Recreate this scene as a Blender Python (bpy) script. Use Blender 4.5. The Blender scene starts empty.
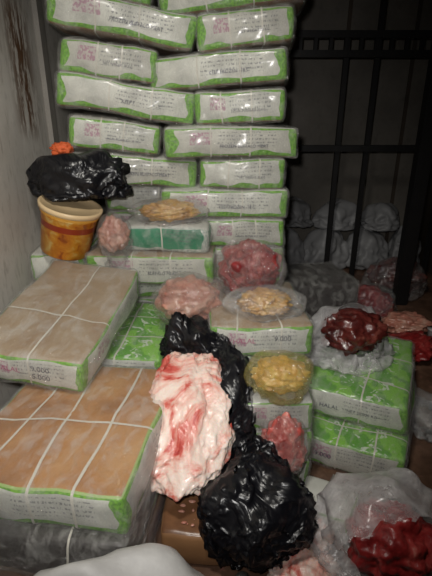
import bpy, bmesh, math, random
import numpy as np
from mathutils import Vector, Matrix, Euler, noise
random.seed(7)
D=bpy.data; C=bpy.context
sc=C.scene
try:
    sc.view_settings.view_transform='Standard'
    sc.view_settings.look='None'
except Exception: pass

# ---------------------------------------------------------------- node helpers
def newmat(name):
    m=D.materials.new(name); m.use_nodes=True
    nt=m.node_tree
    b=nt.nodes.get('Principled BSDF')
    return m,nt,b
def setin(node,name,val):
    if name in node.inputs: node.inputs[name].default_value=val
def M(nt,op,a,b=None,c=None):
    n=nt.nodes.new('ShaderNodeMath'); n.operation=op
    for i,x in enumerate((a,b,c)):
        if x is None: continue
        if isinstance(x,(int,float)): n.inputs[i].default_value=x
        else: nt.links.new(x,n.inputs[i])
    return n.outputs[0]
def MIX(nt,f,a,b):
    n=nt.nodes.new('ShaderNodeMix'); n.data_type='RGBA'
    if isinstance(f,(int,float)): n.inputs[0].default_value=f
    else: nt.links.new(f,n.inputs[0])
    for i,x in ((6,a),(7,b)):
        if isinstance(x,tuple): n.inputs[i].default_value=(x[0],x[1],x[2],1)
        else: nt.links.new(x,n.inputs[i])
    return n.outputs[2]
def TC(nt,out='Object',scale=(1,1,1),loc=(0,0,0)):
    t=nt.nodes.new('ShaderNodeTexCoord'); mp=nt.nodes.new('ShaderNodeMapping')
    mp.inputs['Scale'].default_value=scale; mp.inputs['Location'].default_value=loc
    nt.links.new(t.outputs[out],mp.inputs[0]); return mp.outputs[0]
def NOISE(nt,vec,scale,detail=4,rough=.55,dist=0):
    n=nt.nodes.new('ShaderNodeTexNoise'); n.inputs['Scale'].default_value=scale
    n.inputs['Detail'].default_value=detail; n.inputs['Roughness'].default_value=rough
    n.inputs['Distortion'].default_value=dist
    nt.links.new(vec,n.inputs['Vector']); return n.outputs['Fac']
def FACET(nt,vec,scale,warp=.25):
    n=nt.nodes.new('ShaderNodeTexNoise'); n.inputs['Scale'].default_value=scale*.5; n.inputs['Detail'].default_value=2
    nt.links.new(vec,n.inputs['Vector'])
    vm=nt.nodes.new('ShaderNodeVectorMath'); vm.operation='MULTIPLY_ADD'
    nt.links.new(n.outputs['Color'],vm.inputs[0]); vm.inputs[1].default_value=(warp,)*3; nt.links.new(vec,vm.inputs[2])
    v=nt.nodes.new('ShaderNodeTexVoronoi'); v.inputs['Scale'].default_value=scale
    nt.links.new(vm.outputs[0],v.inputs['Vector']); return v.outputs['Distance']
def RAMP(nt,f,stops):
    n=nt.nodes.new('ShaderNodeValToRGB'); e=n.color_ramp.elements
    while len(e)<len(stops): e.new(.5)
    for i,(p,c) in enumerate(stops):
        e[i].position=p; e[i].color=(c[0],c[1],c[2],1)
    nt.links.new(f,n.inputs[0]); return n.outputs[0]
def SS(nt,x,a,b):
    n=nt.nodes.new('ShaderNodeMapRange'); n.interpolation_type='SMOOTHSTEP'
    n.inputs[1].default_value=a; n.inputs[2].default_value=b
    nt.links.new(x,n.inputs[0]); return n.outputs[0]
def BUMP(nt,b,h,strength=.4,dist=.01):
    n=nt.nodes.new('ShaderNodeBump'); n.inputs['Strength'].default_value=strength
    n.inputs['Distance'].default_value=dist
    nt.links.new(h,n.inputs['Height']); nt.links.new(n.outputs[0],b.inputs['Normal']); return n.outputs[0]
def SEP(nt,v):
    s=nt.nodes.new('ShaderNodeSeparateXYZ'); nt.links.new(v,s.inputs[0]); return s.outputs
def base(nt,b,c): nt.links.new(c,b.inputs['Base Color'])

def simple(name,col,rough=.6,metal=0,var=.25,scale=8,bump=.2):
    m,nt,b=newmat(name); v=TC(nt)
    f=NOISE(nt,v,scale,5)
    base(nt,b,MIX(nt,f,tuple(x*(1-var) for x in col),tuple(min(1,x*(1+var)) for x in col)))
    b.inputs['Roughness'].default_value=rough; b.inputs['Metallic'].default_value=metal
    if bump: BUMP(nt,b,f,bump,.01)
    return m

# ---------------------------------------------------------------- materials
LGREEN=(.21,.49,.04); WHITE=(.72,.72,.65); KRAFT=(.36,.18,.07)
def printed(name,w=WHITE,g=LGREEN,seed=0,logo=True):
    m,nt,b=newmat(name)
    uv=TC(nt,'UV'); s=SEP(nt,uv); u,v=s[0],s[1]
    wob=NOISE(nt,TC(nt,'UV',(2,1.0,1),(seed,seed*.3,0)),1.6,1)
    thr=M(nt,'MULTIPLY_ADD',wob,.45,-.04)
    g1=M(nt,'LESS_THAN',v,thr)
    au=M(nt,'ABSOLUTE',M(nt,'SUBTRACT',u,.5))
    g2=M(nt,'GREATER_THAN',au,M(nt,'MULTIPLY_ADD',wob,-.14,.51))
    g3=M(nt,'GREATER_THAN',v,M(nt,'MULTIPLY_ADD',wob,.2,.82))
    gr=M(nt,'MAXIMUM',M(nt,'MAXIMUM',g1,g2),g3)
    leaf=NOISE(nt,TC(nt,'UV',(40,8,1)),1.5,3)
    gcol=MIX(nt,SS(nt,leaf,.42,.6),(g[0]*.5,g[1]*.6,g[2]*.6),g)
    row=M(nt,'GREATER_THAN',M(nt,'FRACT',M(nt,'MULTIPLY',v,8)),.55)
    t=M(nt,'GREATER_THAN',NOISE(nt,TC(nt,'UV',(80,8,1),(seed*3,0,0)),1,1),.52)
    reg=M(nt,'MULTIPLY',M(nt,'LESS_THAN',M(nt,'ABSOLUTE',M(nt,'SUBTRACT',u,.62)),.22),
          M(nt,'LESS_THAN',M(nt,'ABSOLUTE',M(nt,'SUBTRACT',v,.6)),.25))
    txt=M(nt,'MULTIPLY',M(nt,'MULTIPLY',row,t),reg)
    dirt=NOISE(nt,TC(nt),9,5)
    c=MIX(nt,SS(nt,dirt,.35,.75),w,tuple(x*.62 for x in w))
    c=MIX(nt,M(nt,'MULTIPLY',txt,.65),c,(.08,.09,.11))
    if logo:
        q=M(nt,'MAXIMUM',M(nt,'MULTIPLY',M(nt,'ABSOLUTE',M(nt,'SUBTRACT',u,.27)),2.2),M(nt,'ABSOLUTE',M(nt,'SUBTRACT',v,.62)))
        l=M(nt,'LESS_THAN',q,.2)
        ln=M(nt,'GREATER_THAN',NOISE(nt,TC(nt,'UV',(45,9,1)),1,1),.5)
        c=MIX(nt,M(nt,'MULTIPLY',l,M(nt,'MULTIPLY_ADD',ln,.5,.2)),c,(.38,.10,.22))
    c=MIX(nt,gr,c,gcol)
    base(nt,b,c); b.inputs['Roughness'].default_value=.45
    BUMP(nt,b,dirt,.25,.01)
    return m
side_mats=[printed('carton_print_a',seed=0),printed('carton_print_b',seed=2.3,logo=False),
           printed('carton_print_c',seed=5.1,w=(.62,.61,.54))]
def topmat(name,kind):
    m,nt,b=newmat(name); v=TC(nt); n=NOISE(nt,v,6,6)
    if kind=='kraft':
        c=RAMP(nt,n,[(.3,(.28,.115,.032)),(.5,(.44,.20,.062)),(.72,(.54,.30,.12))])
        n5=NOISE(nt,v,2.5,5,.65,1)
        c=MIX(nt,M(nt,'MULTIPLY',SS(nt,n5,.5,.7),.45),c,(.24,.12,.05))
        uv=SEP(nt,TC(nt,'UV'))
        e=M(nt,'MAXIMUM',M(nt,'ABSOLUTE',M(nt,'SUBTRACT',uv[0],.5)),M(nt,'ABSOLUTE',M(nt,'SUBTRACT',uv[1],.5)))
        c=MIX(nt,SS(nt,e,.48,.485),c,(.35,.5,.16))
    elif kind=='wet':
        c=RAMP(nt,n,[(.3,(.09,.04,.022)),(.5,(.20,.095,.045)),(.72,(.30,.16,.09))])
    elif kind=='haze':
        n3=NOISE(nt,v,3,5,.6,1.2)
        c=RAMP(nt,n3,[(.3,(.28,.17,.09)),(.5,(.36,.26,.16)),(.7,(.50,.44,.37))])
    elif kind=='dark':
        c=RAMP(nt,n,[(.3,(.025,.022,.022)),(.7,(.06,.052,.048))])
    elif kind=='green':
        uv=SEP(nt,TC(nt,'UV'))
        leaf=NOISE(nt,TC(nt,'UV',(3,4,1)),1.3,2)
        c=MIX(nt,SS(nt,leaf,.48,.52),(.11,.37,.025),(.23,.55,.05))
        t=M(nt,'GREATER_THAN',NOISE(nt,TC(nt,'UV',(7,10,1)),1.2,2,.5,1.5),.60)
        reg=M(nt,'LESS_THAN',M(nt,'ABSOLUTE',M(nt,'SUBTRACT',uv[0],.55)),.3)
        c=MIX(nt,M(nt,'MULTIPLY',M(nt,'MULTIPLY',reg,t),.8),c,(.75,.8,.7))
    else:
        c=RAMP(nt,n,[(.3,(.45,.45,.40)),(.6,(.62,.62,.57))])
    base(nt,b,c); b.inputs['Roughness'].default_value=.5 if kind!='wet' else .3; BUMP(nt,b,n,.3,.01)
    return m
TOP={k:topmat('carton_top_'+k,k) for k in ('kraft','haze','dark','green','white','wet')}
KR=simple('kraft_board',(.26,.13,.055),.6,var=.35); DK=simple('dark_board',(.035,.03,.03),.4,var=.3)
DG=printed('dark_green_print',w=(.02,.27,.13),g=(.6,.62,.55),seed=3.3,logo=False)
STRAP=simple('strap_plastic',(.66,.63,.55),.35,var=.1,bump=0)

def film(name,lo=.1,hi=.55,col=(.75,.75,.72),stretch=(1,1,1),scale=9,rough=.14,bump=.9,gloss=.10,edge=.25,bd=.02,trans=0):
    m,nt,b=newmat(name)
    v=TC(nt,'Object',stretch)
    n1=NOISE(nt,v,scale,6,.6,.8); n2=NOISE(nt,v,scale*2.7,4,.55,1.5)
    rd=M(nt,'ABSOLUTE',M(nt,'SUBTRACT',n2,.5))
    rg=M(nt,'MAXIMUM',M(nt,'SUBTRACT',1,M(nt,'MULTIPLY',rd,9)),0)
    b.inputs['Base Color'].default_value=(*col,1); b.inputs['Roughness'].default_value=rough
    setin(b,'Specular IOR Level',.8)
    h=M(nt,'ADD',n1,M(nt,'MULTIPLY',rg,.2))
    bp=nt.nodes.new('ShaderNodeBump'); bp.inputs['Strength'].default_value=bump; bp.inputs['Distance'].default_value=bd
    nt.links.new(h,bp.inputs['Height'])
    tr=nt.nodes.new('ShaderNodeBsdfTransparent'); mx=nt.nodes.new('ShaderNodeMixShader')
    f=M(nt,'MULTIPLY_ADD',SS(nt,n1,.42,.68),hi-lo,lo)
    f=M(nt,'MINIMUM',M(nt,'ADD',f,M(nt,'MULTIPLY',rg,.08)),1)
    lw=nt.nodes.new('ShaderNodeLayerWeight'); lw.inputs[0].default_value=.25
    f=M(nt,'MINIMUM',M(nt,'ADD',f,M(nt,'MULTIPLY',lw.outputs['Facing'],edge)),1)
    df=b.outputs[0]
    if trans:
        tl=nt.nodes.new('ShaderNodeBsdfTranslucent'); tl.inputs[0].default_value=(*col,1)
        mt=nt.nodes.new('ShaderNodeMixShader'); mt.inputs[0].default_value=trans
        nt.links.new(b.outputs[0],mt.inputs[1]); nt.links.new(tl.outputs[0],mt.inputs[2]); df=mt.outputs[0]
    nt.links.new(f,mx.inputs[0]); nt.links.new(tr.outputs[0],mx.inputs[1]); nt.links.new(df,mx.inputs[2])
    gl=nt.nodes.new('ShaderNodeBsdfGlossy'); gl.inputs['Roughness'].default_value=rough
    nt.links.new(bp.outputs[0],gl.inputs['Normal'])
    mx2=nt.nodes.new('ShaderNodeMixShader'); mx2.inputs[0].default_value=gloss
    nt.links.new(mx.outputs[0],mx2.inputs[1]); nt.links.new(gl.outputs[0],mx2.inputs[2])
    nt.links.new(mx2.outputs[0],nt.nodes['Material Output'].inputs[0])
    return m
WRAP=film('stretch_wrap',.0,.22,(.76,.75,.71),(2.5,1.2,2),gloss=.14,rough=.15,bump=1,bd=.04,edge=.10)
CLEAR=film('clear_bag',.0,.10,(.85,.80,.78),scale=12,gloss=.22,rough=.10,edge=.12,bd=.03)
YELLOW=film('yellow_bag',.04,.22,(.80,.68,.14),scale=10,gloss=.18,rough=.10,bd=.03)
WBAG=film('white_carrier_film',.22,.50,(.95,.93,.94),scale=6,rough=.2,gloss=.08,trans=.3,edge=.35,bd=.03)
WHAZE=film('milky_film',.02,.20,(.88,.87,.85),scale=6,rough=.12,gloss=.2)

def meat(name,stops,scale=14,rough=.33,bump=.5,dist=.9,coat=.35,sss=0):
    m,nt,b=newmat(name); v=TC(nt)
    n=NOISE(nt,v,scale,6,.6,dist); c=RAMP(nt,n,stops); base(nt,b,c)
    b.inputs['Roughness'].default_value=rough; setin(b,'Coat Weight',coat); setin(b,'Coat Roughness',.18)
    if sss:
        setin(b,'Subsurface Weight',sss); b.inputs['Subsurface Radius'].default_value=(1,.35,.2); setin(b,'Subsurface Scale',.012)
    BUMP(nt,b,NOISE(nt,v,scale*2.5,5),bump,.012)
    return m
RED=meat('red_meat',[(.3,(.12,.007,.008)),(.48,(.27,.02,.02)),(.62,(.38,.05,.045)),(.76,(.58,.28,.23))])
PINK=meat('pink_meat',[(.3,(.36,.10,.07)),(.5,(.54,.25,.18)),(.7,(.66,.43,.33))],9)
FAT=meat('fat_trimmings',[(.31,(.38,.015,.015)),(.38,(.60,.12,.09)),(.45,(.74,.42,.35)),(.54,(.80,.63,.55)),(.75,(.82,.73,.66))],5,.42,.9,2.2,.2,.2)
DARKM=meat('dark_meat',[(.35,(.04,.006,.006)),(.55,(.12,.02,.016)),(.7,(.30,.10,.07))],9)
BROWNM=meat('brown_meat',[(.3,(.32,.14,.02)),(.5,(.58,.31,.06)),(.7,(.70,.48,.16))],14)
def blackmat():
    m,nt,b=newmat('black_polythene'); v=TC(nt)
    f2=NOISE(nt,v,6,3,.5,1.5); rd=M(nt,'ABSOLUTE',M(nt,'SUBTRACT',f2,.5))
    f=FACET(nt,v,14,.15)
    b.inputs['Base Color'].default_value=(.006,.006,.008,1); b.inputs['Roughness'].default_value=.30
    setin(b,'Specular IOR Level',.5)
    BUMP(nt,b,M(nt,'ADD',M(nt,'MULTIPLY',rd,2.0),M(nt,'MULTIPLY',f,.3)),.45,.02)
    return m
BLACK=blackmat()

# ---------------------------------------------------------------- object helpers
def link(o): sc.collection.objects.link(o); return o
def meshobj(name,bm,mats,loc=(0,0,0),rot=(0,0,0),parent=None,smooth=True):
    me=D.meshes.new(name); bm.to_mesh(me); bm.free()
    for m in mats: me.materials.append(m)
    if smooth:
        for p in me.polygons: p.use_smooth=True
    o=link(D.objects.new(name,me)); o.location=loc; o.rotation_euler=rot
    if parent: o.parent=parent
    return o
def empty(name,loc):
    o=link(D.objects.new(name,None)); o.location=loc; o.empty_display_size=.05; return o

def surf(a,b,c,h,r,bz,seed,off=0):
    p=Vector((a*h[0],b*h[1],c*h[2]))
    inn=Vector([max(-(h[i]-r),min(h[i]-r,p[i])) for i in range(3)])
    d=p-inn
    if d.length>1e-7: p=inn+d.normalized()*r
    if c>0: p.z+=bz*c*(1-a*a)*(1-b*b)
    p.y+=.007*b*(1-a*a)*(1-c*c); p.x+=.007*a*(1-b*b)*(1-c*c)
    nz=noise.noise_vector(p*5+Vector((seed,seed*2,0)))
    nz2=noise.noise_vector(p*14+Vector((seed,seed*2,0)))
    p+=nz*.011+nz2*.005
    if off:
        p+=(d.normalized() if d.length>1e-7 else Vector((0,0,1)))*off
    return p
def params(n,e):
    return [-1,-1+e*.35,-1+e]+[-1+e+(2-2*e)*i/n for i in range(1,n)]+[1-e,1-e*.35,1]
def carton(name,loc,dims,yaw=0,tilt=0,top='white',side=0,kraftside=False,straps=((0,.3),(0,-.3)),wrap=True,pitch=0,text=None,sidemat=None,sw=.0032):
    h=(dims[0]/2,dims[1]/2,dims[2]/2-.003); r=.018; seed=random.random()*50
    bm=bmesh.new(); uvl=bm.loops.layers.uv.new('UVMap')
    bz=.008
    def body(off,matf,r_,k=1):
        pa=params(9*k,r_/h[0]); pb=params(7*k,r_/h[1]); pc=params(3*k,r_/h[2])
        faces=[('z',1,0),('z',-1,1),('y',-1,2),('y',1,2),('x',-1,2),('x',1,2)]
        for ax,sg,mi in faces:
            P,Q={'z':(pa,pb),'y':(pa,pc),'x':(pb,pc)}[ax]
            def pt(p,q):
                if ax=='z': return (p,q,sg)
                if ax=='y': return (p,sg,q)
                return (sg,p,q)
            g=[]
            for p in P:
                row=[]
                for q in Q:
                    co=surf(*pt(p,q),h,r_,bz,seed,off)
                    if off>.003: co+=noise.noise_vector(co*24+Vector((seed,0,0)))*.007
                    row.append(bm.verts.new(co))
                g.append(row)
            for i in range(len(P)-1):
                for j in range(len(Q)-1):
                    vs=[g[i][j],g[i+1][j],g[i+1][j+1],g[i][j+1]]
                    uv=[(P[i],Q[j]),(P[i+1],Q[j]),(P[i+1],Q[j+1]),(P[i],Q[j+1])]
                    flip = (ax=='z' and sg<0) or (ax=='y' and sg>0) or (ax=='x' and sg<0)
                    if flip: vs=vs[::-1]; uv=uv[::-1]
                    f=bm.faces.new(vs); f.material_index=matf if matf is not None else mi
                    for l,(uu,vv) in zip(f.loops,uv): l[uvl].uv=((uu+1)/2,(vv+1)/2)
    body(0,None,r)
    bmesh.ops.remove_doubles(bm,verts=bm.verts[:],dist=1e-5)
    for ax,pos in straps:
        hw=sw; ring=[]
        sk=random.uniform(-.08,.08)
        A=params(8,r/(h[1] if ax==0 else h[0]))
        Cc=params(2,r/h[2])
        loop=[(p,1) for p in A]+[(1,q) for q in reversed(Cc[:-1])]+[(p,-1) for p in reversed(A[:-1])]+[(-1,q) for q in Cc[1:-1]]
        for p,q in loop:
            pair=[]
            for s in(-1,1):
                hh=h[0] if ax==0 else h[1]
                w=pos+sk*p+s*hw/hh
                co=surf(w,p,q,h,r,bz,seed,.0028) if ax==0 else surf(p,w,q,h,r,bz,seed,.0028)
                pair.append(bm.verts.new(co))
            ring.append(pair)
        for i in range(len(ring)):
            a,b=ring[i],ring[(i+1)%len(ring)]
            f=bm.faces.new([a[0],b[0],b[1],a[1]]); f.material_index=3
    if wrap: body(.0085,4,r,2)
    bot=KR; sm=sidemat or (KR if kraftside else side_mats[side%3])
    if top=='dark': sm=DK; bot=DK
    o=meshobj(name,bm,[TOP[top],bot,sm,STRAP,WRAP],loc,(math.radians(pitch),math.radians(tilt),math.radians(yaw)))
    if text:
        for k,(s,x,z,size,mt) in enumerate(text):
            cu=D.curves.new('label_text_%d'%k,'FONT'); cu.body=s; cu.size=size; cu.extrude=.0002
            cu.align_x='CENTER'; cu.align_y='CENTER'; cu.materials.append(mt)
            t=link(D.objects.new('label_text_%d'%k,cu)); t.parent=o
            t.location=(x,-h[1]-.0125,z); t.rotation_euler=(math.radians(90),0,0)
    return o
INK=simple('label_ink',(.05,.05,.09),.5,bump=0); PINKINK=simple('logo_ink',(.5,.08,.22),.5,bump=0)

def rdg(p):
    return 1-abs(noise.noise(p))*2.2
def blob(name,loc,rad,mat,rot=(0,0,0),amp=.12,freq=2.2,ridge=0,rfreq=3,seed=0,sub=5,flat=None,cut=None,parent=None,mtx=None,post=None,lump=0,lfreq=6,fine=.03):
    bm=bmesh.new(); bmesh.ops.create_icosphere(bm,subdivisions=sub,radius=1)
    off=Vector((seed*3.1,seed*1.7,seed*.9))
    kill=[]
    for v in bm.verts:
        n=v.co.normalized()
        d=1+amp*noise.fractal(n*freq+off,1,2,3)
        if ridge:
            w=n+noise.noise_vector(n*1.5+off)*.5
            d+=ridge*(rdg(w*rfreq+off)-.5)+ridge*.5*(rdg(w*rfreq*2.3+off)-.5)
        if lump:
            w=n*lfreq*.5+noise.noise_vector(n*2+off)*.4
            vd=noise.voronoi(w+off)[0]; g=min(1,(vd[1]-vd[0])*2.2)
            d+=lump*.45*(g**.5-1)+lump*.25*noise.noise(n*lfreq+off)
        if fine: d+=fine*noise.noise(n*16+off)+fine*.5*noise.noise(n*34+off)
        p=Vector((n.x*rad[0]*d,n.y*rad[1]*d,n.z*rad[2]*d))
        if flat is not None and p.z<-flat*rad[2]: p.z=-flat*rad[2]+(p.z+flat*rad[2])*.12
        if cut and cut(n,noise.noise(n*3+off)): kill.append(v)
        if post: p=post(p,n)
        v.co=p
    if kill: bmesh.ops.delete(bm,geom=kill,context='VERTS')
    o=meshobj(name,bm,[mat],loc,rot,parent)
    if mtx is not None: o.rotation_euler=mtx.to_euler()
    return o

# soft plastic bag: position based draping of a slack shell round a core
def shell(name,loc,rad,mat,core=None,parent=None,mtx=None,slack=1.25,seed=0,steps=45,sub=5,cut=None,floor=None,grav=.0007,suck=.0009,
          lump=.08,bend=.25,post=None,init=.10,iters=7,cofs=(0,0,0),subsurf=0,crinkle=0,cfreq=14):
    rng=np.random.RandomState(seed+3)
    bm=bmesh.new(); bmesh.ops.create_icosphere(bm,subdivisions=sub,radius=1)
    off=Vector((seed*3.1,seed*1.7,seed*.9)); kill=[]
    for v in bm.verts:
        n=v.co.normalized()
        w=n+noise.noise_vector(n*1.5+off)*.4
        d=slack*(1+init*(rdg(w*3+off)-.6)+init*.4*(rdg(w*7+off)-.6))
        p=Vector((n.x*rad[0]*d,n.y*rad[1]*d,n.z*rad[2]*d))
        if cut and cut(n,noise.noise(n*3+off)): kill.append(v)
        if post: p=post(p,n)
        v.co=p
    if kill: bmesh.ops.delete(bm,geom=kill,context='VERTS')
    bm.verts.ensure_lookup_table(); bm.verts.index_update()
    R=np.eye(3) if mtx is None else np.array([list(r) for r in mtx])
    P=np.array([list(v.co) for v in bm.verts])@R.T
    N=len(P)
    E=np.array([(e.verts[0].index,e.verts[1].index) for e in bm.edges])
    B=[]
    for e in bm.edges:
        if len(e.link_faces)==2:
            o=[ [v.index for v in f.verts if v not in e.verts][0] for f in e.link_faces]
            B.append(o)
    B=np.array(B)
    L=np.linalg.norm(P[E[:,0]]-P[E[:,1]],axis=1); LB=np.linalg.norm(P[B[:,0]]-P[B[:,1]],axis=1)
    P+=rng.randn(N,3)*.0008
    crad=np.array(core or rad); co=np.array(cofs)
    ph=rng.rand(6)*6
    def coll(P):
        q=((P-co)@R)/crad; l=np.linalg.norm(q,axis=1)+1e-9; n=q/l[:,None]
        dd=1+lump*(np.sin(4*n[:,0]+ph[0])*np.sin(4*n[:,1]+ph[1])+.6*np.sin(7*n[:,2]+ph[2])*np.sin(6*n[:,0]+ph[3]))
        m=l<dd
        if m.any():
            P[m]=((n[m]*dd[m][:,None]*crad)@R.T)+co
        if floor is not None: P[:,2]=np.maximum(P[:,2],floor)
        return P
    def proj(P,I,Lr,k):
        d=P[I[:,0]]-P[I[:,1]]; l=np.linalg.norm(d,axis=1)+1e-9
        c=d*((l-Lr)/l*.5*k)[:,None]
        for a in range(3):
            P[:,a]-=np.bincount(I[:,0],c[:,a],N)/3.0
            P[:,a]+=np.bincount(I[:,1],c[:,a],N)/3.0
        return P
    prev=P.copy()
    g=np.array([0,0,-grav])
    for s in range(steps):
        vel=(P-prev)*.85; prev=P.copy()
        q=P-co; q=q/(np.linalg.norm(q,axis=1)[:,None]+1e-9)
        P=P+vel+g-q*suck
        for it in range(iters):
            P=proj(P,E,L,1.0); P=proj(P,B,LB,bend)
        P=coll(P)
    for v,p in zip(bm.verts,P): v.co=p
    if crinkle:
        bm.normal_update(); nn=[v.normal.copy() for v in bm.verts]
        for v,n in zip(bm.verts,nn):
            w=v.co*cfreq+noise.noise_vector(v.co*cfreq*.5+off)*.9
            k=rdg(w+off)+.3*rdg(w*2.1+off)-.8
            v.co+=n*k*crinkle
            if floor is not None: v.co.z=max(v.co.z,floor)
    for f in bm.faces: f.smooth=True
    o=meshobj(name,bm,[mat],loc,(0,0,0),parent)
    if subsurf:
        md=o.modifiers.new('s','SUBSURF'); md.levels=subsurf; md.render_levels=subsurf
    return o

def box(name,lo,hi,mat,parent=None,bev=0,rot=None):
    bm=bmesh.new(); bmesh.ops.create_cube(bm,size=1)
    c=[(a+b)/2 for a,b in zip(lo,hi)]; s=[b-a for a,b in zip(lo,hi)]
    for v in bm.verts: v.co=Vector((v.co.x*s[0],v.co.y*s[1],v.co.z*s[2]))
    if bev: bmesh.ops.bevel(bm,geom=bm.edges[:],offset=bev,segments=2,affect='EDGES')
    o=meshobj(name,bm,[mat],c,(0,0,0),parent,False)
    if rot: o.rotation_euler=rot
    return o

# ---------------------------------------------------------------- room
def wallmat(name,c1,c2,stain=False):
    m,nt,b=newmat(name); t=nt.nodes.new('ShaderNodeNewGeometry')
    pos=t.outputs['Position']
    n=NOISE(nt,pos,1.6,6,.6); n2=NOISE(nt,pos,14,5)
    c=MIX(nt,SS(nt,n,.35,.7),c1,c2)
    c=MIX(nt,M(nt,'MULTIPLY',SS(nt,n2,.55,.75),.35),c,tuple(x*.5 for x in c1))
    if stain:
        s=SEP(nt,pos)
        mp=nt.nodes.new('ShaderNodeMapping'); mp.inputs['Scale'].default_value=(1,9,2.2)
        nt.links.new(pos,mp.inputs[0]); k=NOISE(nt,mp.outputs[0],2.2,5,.7)
        def patch(yc,w,z0,z1,lo,hi):
            dy=M(nt,'ABSOLUTE',M(nt,'SUBTRACT',s[1],yc))
            band=M(nt,'SUBTRACT',1,SS(nt,dy,w*.2,w))
            zz=M(nt,'MULTIPLY',SS(nt,s[2],z0,z0+.15),M(nt,'SUBTRACT',1,SS(nt,s[2],z1-.2,z1)))
            return M(nt,'MULTIPLY',M(nt,'MULTIPLY',band,zz),SS(nt,k,lo,hi))
        c=MIX(nt,patch(2.38,.20,1.15,1.9,.42,.54),c,(.13,.065,.03))
        drip=NOISE(nt,mp.outputs[0],5,4,.6)
        c=MIX(nt,M(nt,'MULTIPLY',SS(nt,drip,.5,.75),.45),c,(.22,.19,.15))
    base(nt,b,c); b.inputs['Roughness'].default_value=.6; BUMP(nt,b,n2,.2,.01)
    return m
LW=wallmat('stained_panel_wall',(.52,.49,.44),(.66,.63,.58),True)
BW=wallmat('grimy_dimmed_wall',(.12,.108,.09),(.20,.18,.155))  # grimy off-white panel, base colour darkened to stand in for light falloff
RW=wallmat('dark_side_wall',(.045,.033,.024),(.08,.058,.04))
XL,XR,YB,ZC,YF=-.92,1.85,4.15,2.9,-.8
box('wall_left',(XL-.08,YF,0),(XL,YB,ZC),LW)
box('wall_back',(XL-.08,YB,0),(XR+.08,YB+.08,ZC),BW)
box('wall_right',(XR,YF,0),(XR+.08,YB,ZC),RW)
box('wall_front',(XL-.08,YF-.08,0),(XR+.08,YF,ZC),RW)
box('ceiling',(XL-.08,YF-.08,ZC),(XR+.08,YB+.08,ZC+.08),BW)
fm,nt,b=newmat('wet_dirty_floor'); g=nt.nodes.new('ShaderNodeNewGeometry').outputs['Position']
n=NOISE(nt,g,5,7,.65); n2=NOISE(nt,g,22,5)
c=RAMP(nt,n,[(.3,(.04,.022,.014)),(.5,(.11,.06,.038)),(.68,(.20,.115,.075))])
base(nt,b,MIX(nt,SS(nt,n2,.6,.75),c,(.25,.10,.08))); nt.links.new(M(nt,'MULTIPLY_ADD',n2,.6,.1),b.inputs['Roughness']); BUMP(nt,b,n2,.3,.01)
box('floor',(XL-.08,YF-.08,-.08),(XR+.08,YB+.08,0),fm)
PANEL=simple('panel_joint',(.3,.28,.25),.5)
box('trim_1',(XL,2.62,0),(XL+.025,2.70,ZC),PANEL)
for k,x in enumerate((.35,1.05,1.6)):
    box('trim_%d'%(k+2),(x,YB-.012,0),(x+.03,YB,ZC),RW)

STEEL=simple('dark_steel',(.012,.011,.011),.5,.3)
rk=empty('steel_rack',(1.0,3.55,0))
def rb(n,lo,hi): 
    o=box(n,lo,hi,STEEL,bev=.003); o.location=Vector(o.location)-Vector(rk.location); o.parent=rk
for k,z in enumerate((1.03,1.66,1.78)):
    rb('rail_%d'%k,(.3,3.50,z),(1.8,3.55,z+.045))
for k in range(14):
    rb('slat_%d'%k,(.36+k*.105,3.51,1.70),(.385+k*.105,3.54,1.79))
for k,x in enumerate((.42,.90,1.12,1.72)):
    rb('post_%d'%k,(x,3.55,0),(x+.035,3.585,(2.5,1.8,2.6,2.5)[k]))
box('steel_post',(1.30,3.0,0),(1.39,3.09,ZC),STEEL,bev=.006)
dr=empty('door_1',(1.78,2.4,0))
dl=box('door_leaf',(1.77,1.9,.02),(1.83,2.9,2.1),simple('door_brown',(.10,.06,.04),.5)); dl.parent=dr; dl.location=Vector(dl.location)-Vector(dr.location)
dh=box('door_handle',(1.72,2.0,1.0),(1.77,2.03,1.2),STEEL,bev=.005); dh.parent=dr; dh.location=Vector(dh.location)-Vector(dr.location)

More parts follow.
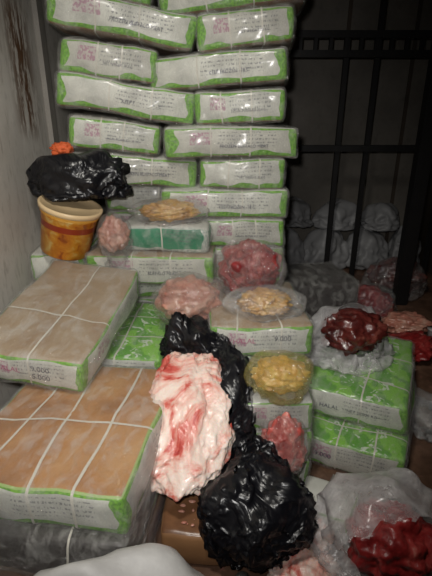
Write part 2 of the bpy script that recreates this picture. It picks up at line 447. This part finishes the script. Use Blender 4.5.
# ---------------------------------------------------------------- main carton stack
H=.14; LG=(.605,.40,H); SH=(.40,.605,H)
def lay(i): return .07+.14*i
words=['FROZEN BUFFALO MEAT','HALAL BONELESS 20 KG','KEEP FROZEN -18 C','NET WEIGHT 20 KG']
stxt=lambda s:[(s,.06,-.012,.020,INK)]
xtxt=lambda s:[(s,.04,-.012,.014,INK)]
loff={7:.015,8:.03,9:.045,10:.06,11:.075,12:.09}
ltilt={7:4,8:7,9:9,10:8,11:10,12:9}
rtilt={9:-2,10:-4,11:-5,12:-5}
jx={10:-.015,8:.02,9:-.01,7:.0,6:.0,5:.0,11:.015,12:.04}
for i in range(0,13):
    z=lay(i)
    A=(i%2==0)
    jy=random.uniform(-.02,.025)
    rz=.012*max(0,i-8); x0=jx.get(i,0)
    tr=rtilt.get(i,0); yr={10:-8,11:-6,9:-4,8:2,12:-6}.get(i,random.uniform(-2,2))
    if A: carton('meat_carton',(.04+x0,2.355+jy,z+rz),LG,yr,tr,side=i,text=stxt(words[i%4]))
    else: carton('meat_carton',(.135+x0,2.455+jy,z+rz),SH,yr,tr,side=i,text=xtxt(words[i%4]))
    lz=loff.get(i,0); lt=ltilt.get(i,0); yl=6 if i>6 else 0
    if i<=3: carton('meat_carton',(-.345 if not A else -.47,2.36 if not A else 2.46,z),LG if not A else SH,0,0,side=i+1)
    elif i==4: pass
    elif i in(5,6): carton('meat_carton',(-.37,2.62,z),SH,1,0,side=i+1)
    elif A: carton('meat_carton',(-.495,2.47+jy,z+lz),SH,yl,lt,side=i+1,text=xtxt(words[(i+1)%4]))
    else: carton('meat_carton',(-.41,2.365+jy,z+lz),LG,yl,lt,side=i+1,text=stxt(words[(i+1)%4]))
carton('meat_carton',(-.30,2.205,lay(4)),LG,-3,0,top='haze',side=2,straps=((0,.3),(0,-.3),(1,0)),text=stxt('BUFFALO MEAT'))
for i in range(5):
    carton('meat_carton',(-.76,2.24,lay(i)),(.25,.40,H),0,0,top='white',side=i,straps=())

# ---------------------------------------------------------------- foreground cartons
carton('meat_carton',(-.605,1.66,.55),(.41,.66,H),-8,6,top='haze',side=0,pitch=9,
       straps=((0,.1),(1,-.25)),
       text=[('9.000',.06,.03,.030,INK),('5.000',.06,-.005,.030,INK),('HALAL',-.06,.012,.03,PINKINK),('5 Ply Export',.0,-.04,.012,INK)])
carton('meat_carton',(-.455,1.213,.35),(.53,.62,H),-8,0,top='kraft',side=1,sw=.004,
       straps=((0,.5),(0,-.05),(0,-.5),(1,-.15)))
carton('meat_carton',(-.405,1.845,.35),(.39,.56,H),-2,0,top='green',side=1,straps=((0,.1),(1,.3),(1,-.4)))
carton('meat_carton',(-.41,1.845,.21),(.39,.56,H),0,0,side=0); carton('meat_carton',(-.41,1.845,.07),(.39,.56,H),0,0,side=2)
carton('dark_carton',(-.46,1.17,.21),(.52,.61,H),-6,0,top='dark',straps=((0,.3),))
carton('meat_carton',(-.45,1.2,.07),(.52,.61,H),-8,0,top='kraft',kraftside=True,straps=())
carton('kraft_carton',(-.025,1.25,.07),(.27,.52,H),-4,0,top='wet',kraftside=True,straps=((1,.3),),wrap=False)
carton('meat_carton',(.17,1.80,.49),(.40,.48,H),2,0,top='haze',side=0,straps=((0,.3),(0,-.4),(1,0)),
       text=[('9.000',.08,.02,.030,INK),('HALAL',-.07,.012,.03,PINKINK)])
for i in range(3): carton('meat_carton',(.10,1.80,lay(i)),(.53,.42,H),0,0,side=i,top='white')
for i in range(3): carton('meat_carton',(.215,1.43,lay(i)-.01*i),(.26,.24,H-.01),0,0,side=i,top='white',straps=())
carton('meat_carton',(.672,1.785,.21),(.41,.61,H),-24,0,top='green',side=1,straps=((0,.2),(1,.2),(1,-.5)),
       text=[('HALAL',-.09,.0,.026,INK),('NET 20.000 KG',.04,.0,.018,INK)])
carton('meat_carton',(.640,1.655,.07),(.41,.61,H),-26,0,top='green',side=2,straps=((0,-.2),(0,.4),(1,-.6)),
       text=[('9.000',-.09,.0,.03,INK)])
carton('torn_carton',(.385,1.18,.05),(.20,.15,.10),-27,0,top='white',side=1,straps=(),wrap=False)
carton('green_carton',(-.235,2.165,.70+.065),(.41,.23,.13),-4,0,top='white',side=0,straps=((0,0),),sidemat=DG)

# ---------------------------------------------------------------- bucket
def lathe(name,prof,mat,parent=None,loc=(0,0,0),rot=(0,0,0),n=48):
    bm=bmesh.new(); rings=[]
    for r,z in prof:
        rings.append([bm.verts.new((r*math.cos(2*math.pi*k/n),r*math.sin(2*math.pi*k/n),z)) for k in range(n)])
    for a,b_ in zip(rings,rings[1:]):
        for k in range(n): bm.faces.new([a[k],a[(k+1)%n],b_[(k+1)%n],b_[k]])
    bm.faces.new(rings[0][::-1]); bm.faces.new(rings[-1])
    return meshobj(name,bm,[mat],loc,rot,parent)
bk=empty('plastic_bucket',(-.725,2.08,.705))
m,nt,b=newmat('bucket_label'); v=TC(nt); s=SEP(nt,v); n=NOISE(nt,v,20,4,.5,.6)
c=RAMP(nt,n,[(.3,(.30,.05,.01)),(.42,(.62,.20,.015)),(.58,(.74,.32,.03)),(.72,(.80,.55,.18))])
c=MIX(nt,M(nt,'LESS_THAN',M(nt,'ABSOLUTE',M(nt,'SUBTRACT',s[2],.15)),.014),c,(.40,.05,.015))
c=MIX(nt,SS(nt,s[2],.198,.2),c,(.75,.38,.06)); base(nt,b,c); b.inputs['Roughness'].default_value=.3
lathe('bucket_body',[(.105,0),(.110,.004),(.127,.19),(.133,.195),(.133,.205),(.130,.225)],m,bk)
CREAM=simple('cream_plastic',(.70,.52,.30),.35,var=.08,bump=0)
lathe('bucket_lid',[(.134,.212),(.142,.214),(.144,.232),(.139,.237),(.130,.235),(.126,.228),(.05,.229)],CREAM,bk)
bk.rotation_euler=(math.radians(10),math.radians(13),math.radians(20))

# ---------------------------------------------------------------- bags
shell('black_bin_bag',(-.64,2.12,1.045),(.20,.10,.105),BLACK,seed=11,slack=1.22,init=.2,floor=-.09,grav=.0005,suck=.0004,sub=5,lump=.25,steps=36,crinkle=.005,cfreq=8,bend=.5)
blob('orange_rag',(-.70,2.14,1.165),(.05,.04,.03),simple('orange_cloth',(.6,.11,.03),.7),amp=.3,ridge=.2,seed=3,sub=4)
def bagged(name,loc,mr,fr,mm,fmat=CLEAR,seed=1,slack=1.18,amp=.2,lump=.18,lfreq=4,floor=None,**kw):
    e=empty(name,loc)
    blob('meat',(0,0,0),mr,mm,parent=e,amp=amp,lump=lump,lfreq=lfreq,seed=seed)
    kw.setdefault('crinkle',.004); kw.setdefault('cfreq',12)
    shell('plastic_film',(0,0,0),fr,fmat,core=tuple(x*1.04 for x in fr),parent=e,seed=seed+1,slack=slack,floor=floor,**kw)
    return e
knot=lambda p,n: Vector((p.x*(1-.55*max(0,n.z)**6),p.y*(1-.55*max(0,n.z)**6),p.z*(1+.55*max(0,n.z)**6)))
bagged('bagged_brown_meat',(-.22,2.13,.885),(.13,.08,.05),(.18,.10,.065),BROWNM,seed=4,lump=.3,lfreq=6,floor=-.06,slack=1.18,post=knot)
bagged('bagged_pink_meat',(-.47,2.02,.80),(.07,.06,.08),(.08,.07,.095),PINK,seed=7,slack=1.3,sub=4,post=knot)
bagged('bagged_poultry',(-.115,1.80,.57),(.135,.11,.10),(.145,.12,.11),PINK,seed=9,floor=-.105,slack=1.22)
bagged('bagged_red_meat',(.15,1.88,.69),(.135,.12,.115),(.145,.13,.125),RED,seed=12,floor=-.12,slack=1.22)
bagged('bagged_meat_cubes',(.20,1.68,.61),(.11,.08,.05),(.16,.10,.06),BROWNM,WHAZE,seed=14,lump=.4,lfreq=7,floor=-.05,slack=1.15,post=knot)
bagged('yellow_bag_of_meat',(.225,1.36,.475),(.10,.085,.055),(.12,.11,.075),BROWNM,YELLOW,seed=16,slack=1.22,lump=.35,lfreq=6,floor=-.07,init=.15,post=knot)
bagged('bag_of_meat_scraps',(.225,1.22,.27),(.08,.055,.125),(.085,.06,.13),meat('bloody_fat',[(.3,(.35,.02,.02)),(.48,(.5,.10,.08)),(.6,(.66,.30,.24)),(.7,(.76,.52,.43))],9,dist=1.5),seed=30,lump=.25,lfreq=5,slack=1.25)
e=empty('carrier_bag_of_meat',(.60,1.84,.41))
blob('meat',(.01,-.03,.0),(.14,.12,.095),DARKM,parent=e,amp=.25,lump=.15,lfreq=4,seed=18)
shell('plastic_film',(0,0,0),(.19,.16,.13),WBAG,core=(.155,.135,.11),parent=e,slack=1.28,init=.14,seed=19,floor=-.13,grav=.0005,suck=.0003,lump=.15,bend=.5,crinkle=.006,cfreq=9,
     cut=lambda n,k: n.dot(Vector((.15,-.55,.82)))>.84+.2*k)
e=empty('carrier_bag_of_red_meat',(.51,1.02,.17))
blob('meat',(.01,-.06,-.02),(.13,.115,.11),RED,parent=e,amp=.25,lump=.15,lfreq=4,seed=20)
shell('plastic_film',(0,0,0),(.205,.185,.155),WBAG,core=(.17,.165,.13),parent=e,slack=1.28,init=.14,seed=22,sub=5,floor=-.165,grav=.0005,suck=.0003,lump=.15,bend=.5,crinkle=.007,cfreq=9,
     cut=lambda n,k: n.dot(Vector((.05,-.80,.60)))>.86+.2*k)

# open black bag with fat trimmings
a=Vector((.14,.84,.52)).normalized(); bb=Vector((1,-.10,.0)); bb=(bb-a*bb.dot(a)).normalized(); cc=bb.cross(a).normalized()
R=Matrix((bb,a,cc)).transposed()
e=empty('open_black_bag_of_fat',(-.075,1.32,.36))
def fp(p,n):
    t=(n.y+1)/2; p.x*=1.3-.5*t; return p
blob('fat_trimmings',(-.03,-.045,.005),(.155,.255,.055),FAT,parent=e,mtx=R,amp=.24,freq=1.6,lump=.10,lfreq=9,seed=44,sub=6,fine=.03,post=fp)
def pk(p,n):
    k=max(0,n.y)**4
    p.x*=1-.45*k; p.y*=1+.15*k; p.x-=.06*k
    return p
shell('polythene',(.06,.05,-.005),(.155,.26,.105),BLACK,core=(.15,.25,.095),parent=e,mtx=R,slack=1.22,init=.2,seed=25,sub=6,post=pk,steps=36,
     grav=.0003,suck=.0002,floor=-.34,lump=.15,crinkle=.006,cfreq=7,bend=.5,
     cut=lambda n,k: n.dot(Vector((-.62,-.42,.66)))>.50+.22*k)
shell('polythene_neck',(-.025,.25,.13),(.105,.085,.085),BLACK,parent=e,slack=1.15,init=.25,seed=26,sub=5,steps=30,grav=.0003,suck=.0003,lump=.3,crinkle=.006,cfreq=8,bend=.5,
     post=lambda p,n: Vector((p.x-.05*max(0,n.z)**5,p.y,p.z*(1+.6*max(0,n.z)**5))))
def pk2(p,n):
    d=max(0,n.dot(Vector((.15,.55,.82)).normalized()))**7
    p.z+=.10*d; p.y+=.06*d; p.x+=.01*d
    return p
shell('black_bin_bag',(.125,1.065,.175),(.175,.16,.16),BLACK,core=(.17,.155,.155),slack=1.06,init=.16,seed=28,sub=6,floor=-.17,lump=.12,steps=36,suck=.0004,grav=.0002,post=pk2,bend=.5,crinkle=.007,cfreq=7.5)
blob('raw_fat_piece',(.27,.93,.04),(.11,.09,.045),FAT,amp=.25,lump=.2,lfreq=5,seed=31,flat=.8)
blob('raw_fat_piece',(.33,1.07,.04),(.05,.07,.04),FAT,amp=.25,lump=.2,lfreq=5,seed=33,flat=.8)
lathe('steel_scoop',[(.001,0),(.022,.002),(.026,.06),(.028,.13),(.034,.16),(.034,.165)],simple('brushed_steel',(.45,.46,.45),.3,.8,bump=.05),loc=(.075,.86,.13),rot=(math.radians(55),0,math.radians(-15)))
def sackmat(name,lo,hi):
    m,nt,b=newmat(name); v=TC(nt); n=NOISE(nt,v,7,5)
    base(nt,b,RAMP(nt,n,[(.3,lo),(.7,hi)])); b.inputs['Roughness'].default_value=.5; BUMP(nt,b,n,.4,.02); return m
SACK=sackmat('white_sackcloth',(.38,.37,.36),(.56,.55,.53))
shell('white_sack',(-.22,.73,.20),(.25,.09,.175),SACK,slack=1.15,init=.15,seed=35,sub=5,floor=-.195,lump=.12,bend=.5,crinkle=.008,cfreq=6)

blob('raw_meat_slab',(1.12,2.3,.05),(.20,.13,.06),RED,amp=.3,lump=.2,seed=36,flat=.7,rot=(0,0,.5))
blob('raw_meat_slab',(1.22,2.62,.05),(.16,.12,.06),PINK,amp=.3,lump=.2,seed=37,flat=.7)
bagged('bagged_dark_meat',(1.38,3.25,.14),(.2,.16,.13),(.21,.17,.14),DARKM,seed=38,sub=4,floor=-.135)
bagged('bagged_dark_meat',(1.0,2.75,.13),(.17,.15,.12),(.18,.16,.13),RED,seed=40,sub=4,floor=-.125)
shell('crumpled_plastic_sheet',(.95,1.72,.06),(.10,.14,.05),WHAZE,slack=1.5,init=.25,seed=42,sub=5,floor=-.05,suck=.0003)
lathe('white_cup',[(.03,0),(.033,.002),(.042,.09),(.044,.092)],SACK,loc=(1.33,2.45,.0))
carton('blue_carton',(.62,2.6,.20),(.36,.40,.40),10,0,top='dark',straps=(),wrap=True)

GS=simple('grey_sack',(.25,.25,.255),.5,var=.25,scale=5,bump=.4)
for x,y,z,rx,rz,s in ((.60,3.82,.20,.14,.17,1),(.95,3.84,.20,.15,.17,2),(1.32,3.86,.18,.15,.16,3),(1.66,3.86,.2,.11,.17,4),
                      (.66,3.88,.50,.13,.11,5),(1.06,3.9,.48,.16,.11,6),(1.45,3.9,.47,.14,.10,7)):
    shell('white_sack',(x,y,z),(rx,.12,rz),GS,slack=1.35,init=.22,seed=50+s,sub=4,bend=.3,floor=-z+.005 if z<.3 else -.12,lump=.2,suck=.0005,
          post=lambda p,n: Vector((p.x*(1-.5*max(0,n.z)**6),p.y*(1-.5*max(0,n.z)**6),p.z*(1+.3*max(0,n.z)**6))),subsurf=1)

bm=bmesh.new()
for k in range(60):
    if k<12: x=random.uniform(-.14,.0); y=random.uniform(1.0,1.12); z=.146
    elif k<30: x=random.uniform(-.15,.5); y=random.uniform(.72,.95); z=.004
    else: x=random.uniform(.75,1.4); y=random.uniform(1.7,2.6); z=.005
    r=bmesh.ops.create_icosphere(bm,subdivisions=2,radius=random.uniform(.002,.006))
    sx=random.uniform(.6,2)
    for v in r['verts']:
        v.co=v.co*(1+.6*noise.noise(v.co*150+Vector((k,0,0)))); v.co.z*=.35; v.co.x*=sx; v.co+=Vector((x,y,z))
meshobj('meat_scraps',bm,[PINK])

# ---------------------------------------------------------------- lights
def spot(name,loc,rotx,rotz,power,size,angle,blend,col):
    l=D.lights.new(name,'SPOT'); l.energy=power; l.spot_size=math.radians(angle); l.spot_blend=blend; l.shadow_soft_size=size; l.color=col
    o=link(D.objects.new(name,l)); o.location=loc; o.rotation_euler=(math.radians(rotx),0,math.radians(rotz)); return o
spot('phone_flash',(-.06,.03,1.43),70,10,66,.02,98,.9,(1,.975,.94))
spot('ceiling_lamp',(-.25,.45,2.7),34,-2,105,.12,82,.9,(1,.96,.88))
w=D.worlds.new('World'); sc.world=w; w.use_nodes=True
w.node_tree.nodes['Background'].inputs[0].default_value=(.5,.5,.5,1); w.node_tree.nodes['Background'].inputs[1].default_value=.04

# ---------------------------------------------------------------- camera
cd=D.cameras.new('camera'); cam=link(D.objects.new('camera',cd))
cam.location=(0,0,1.35); cam.rotation_euler=(math.radians(90-22),0,0)
cd.sensor_width=36; cd.lens=28.25; cd.clip_start=.02
sc.camera=cam
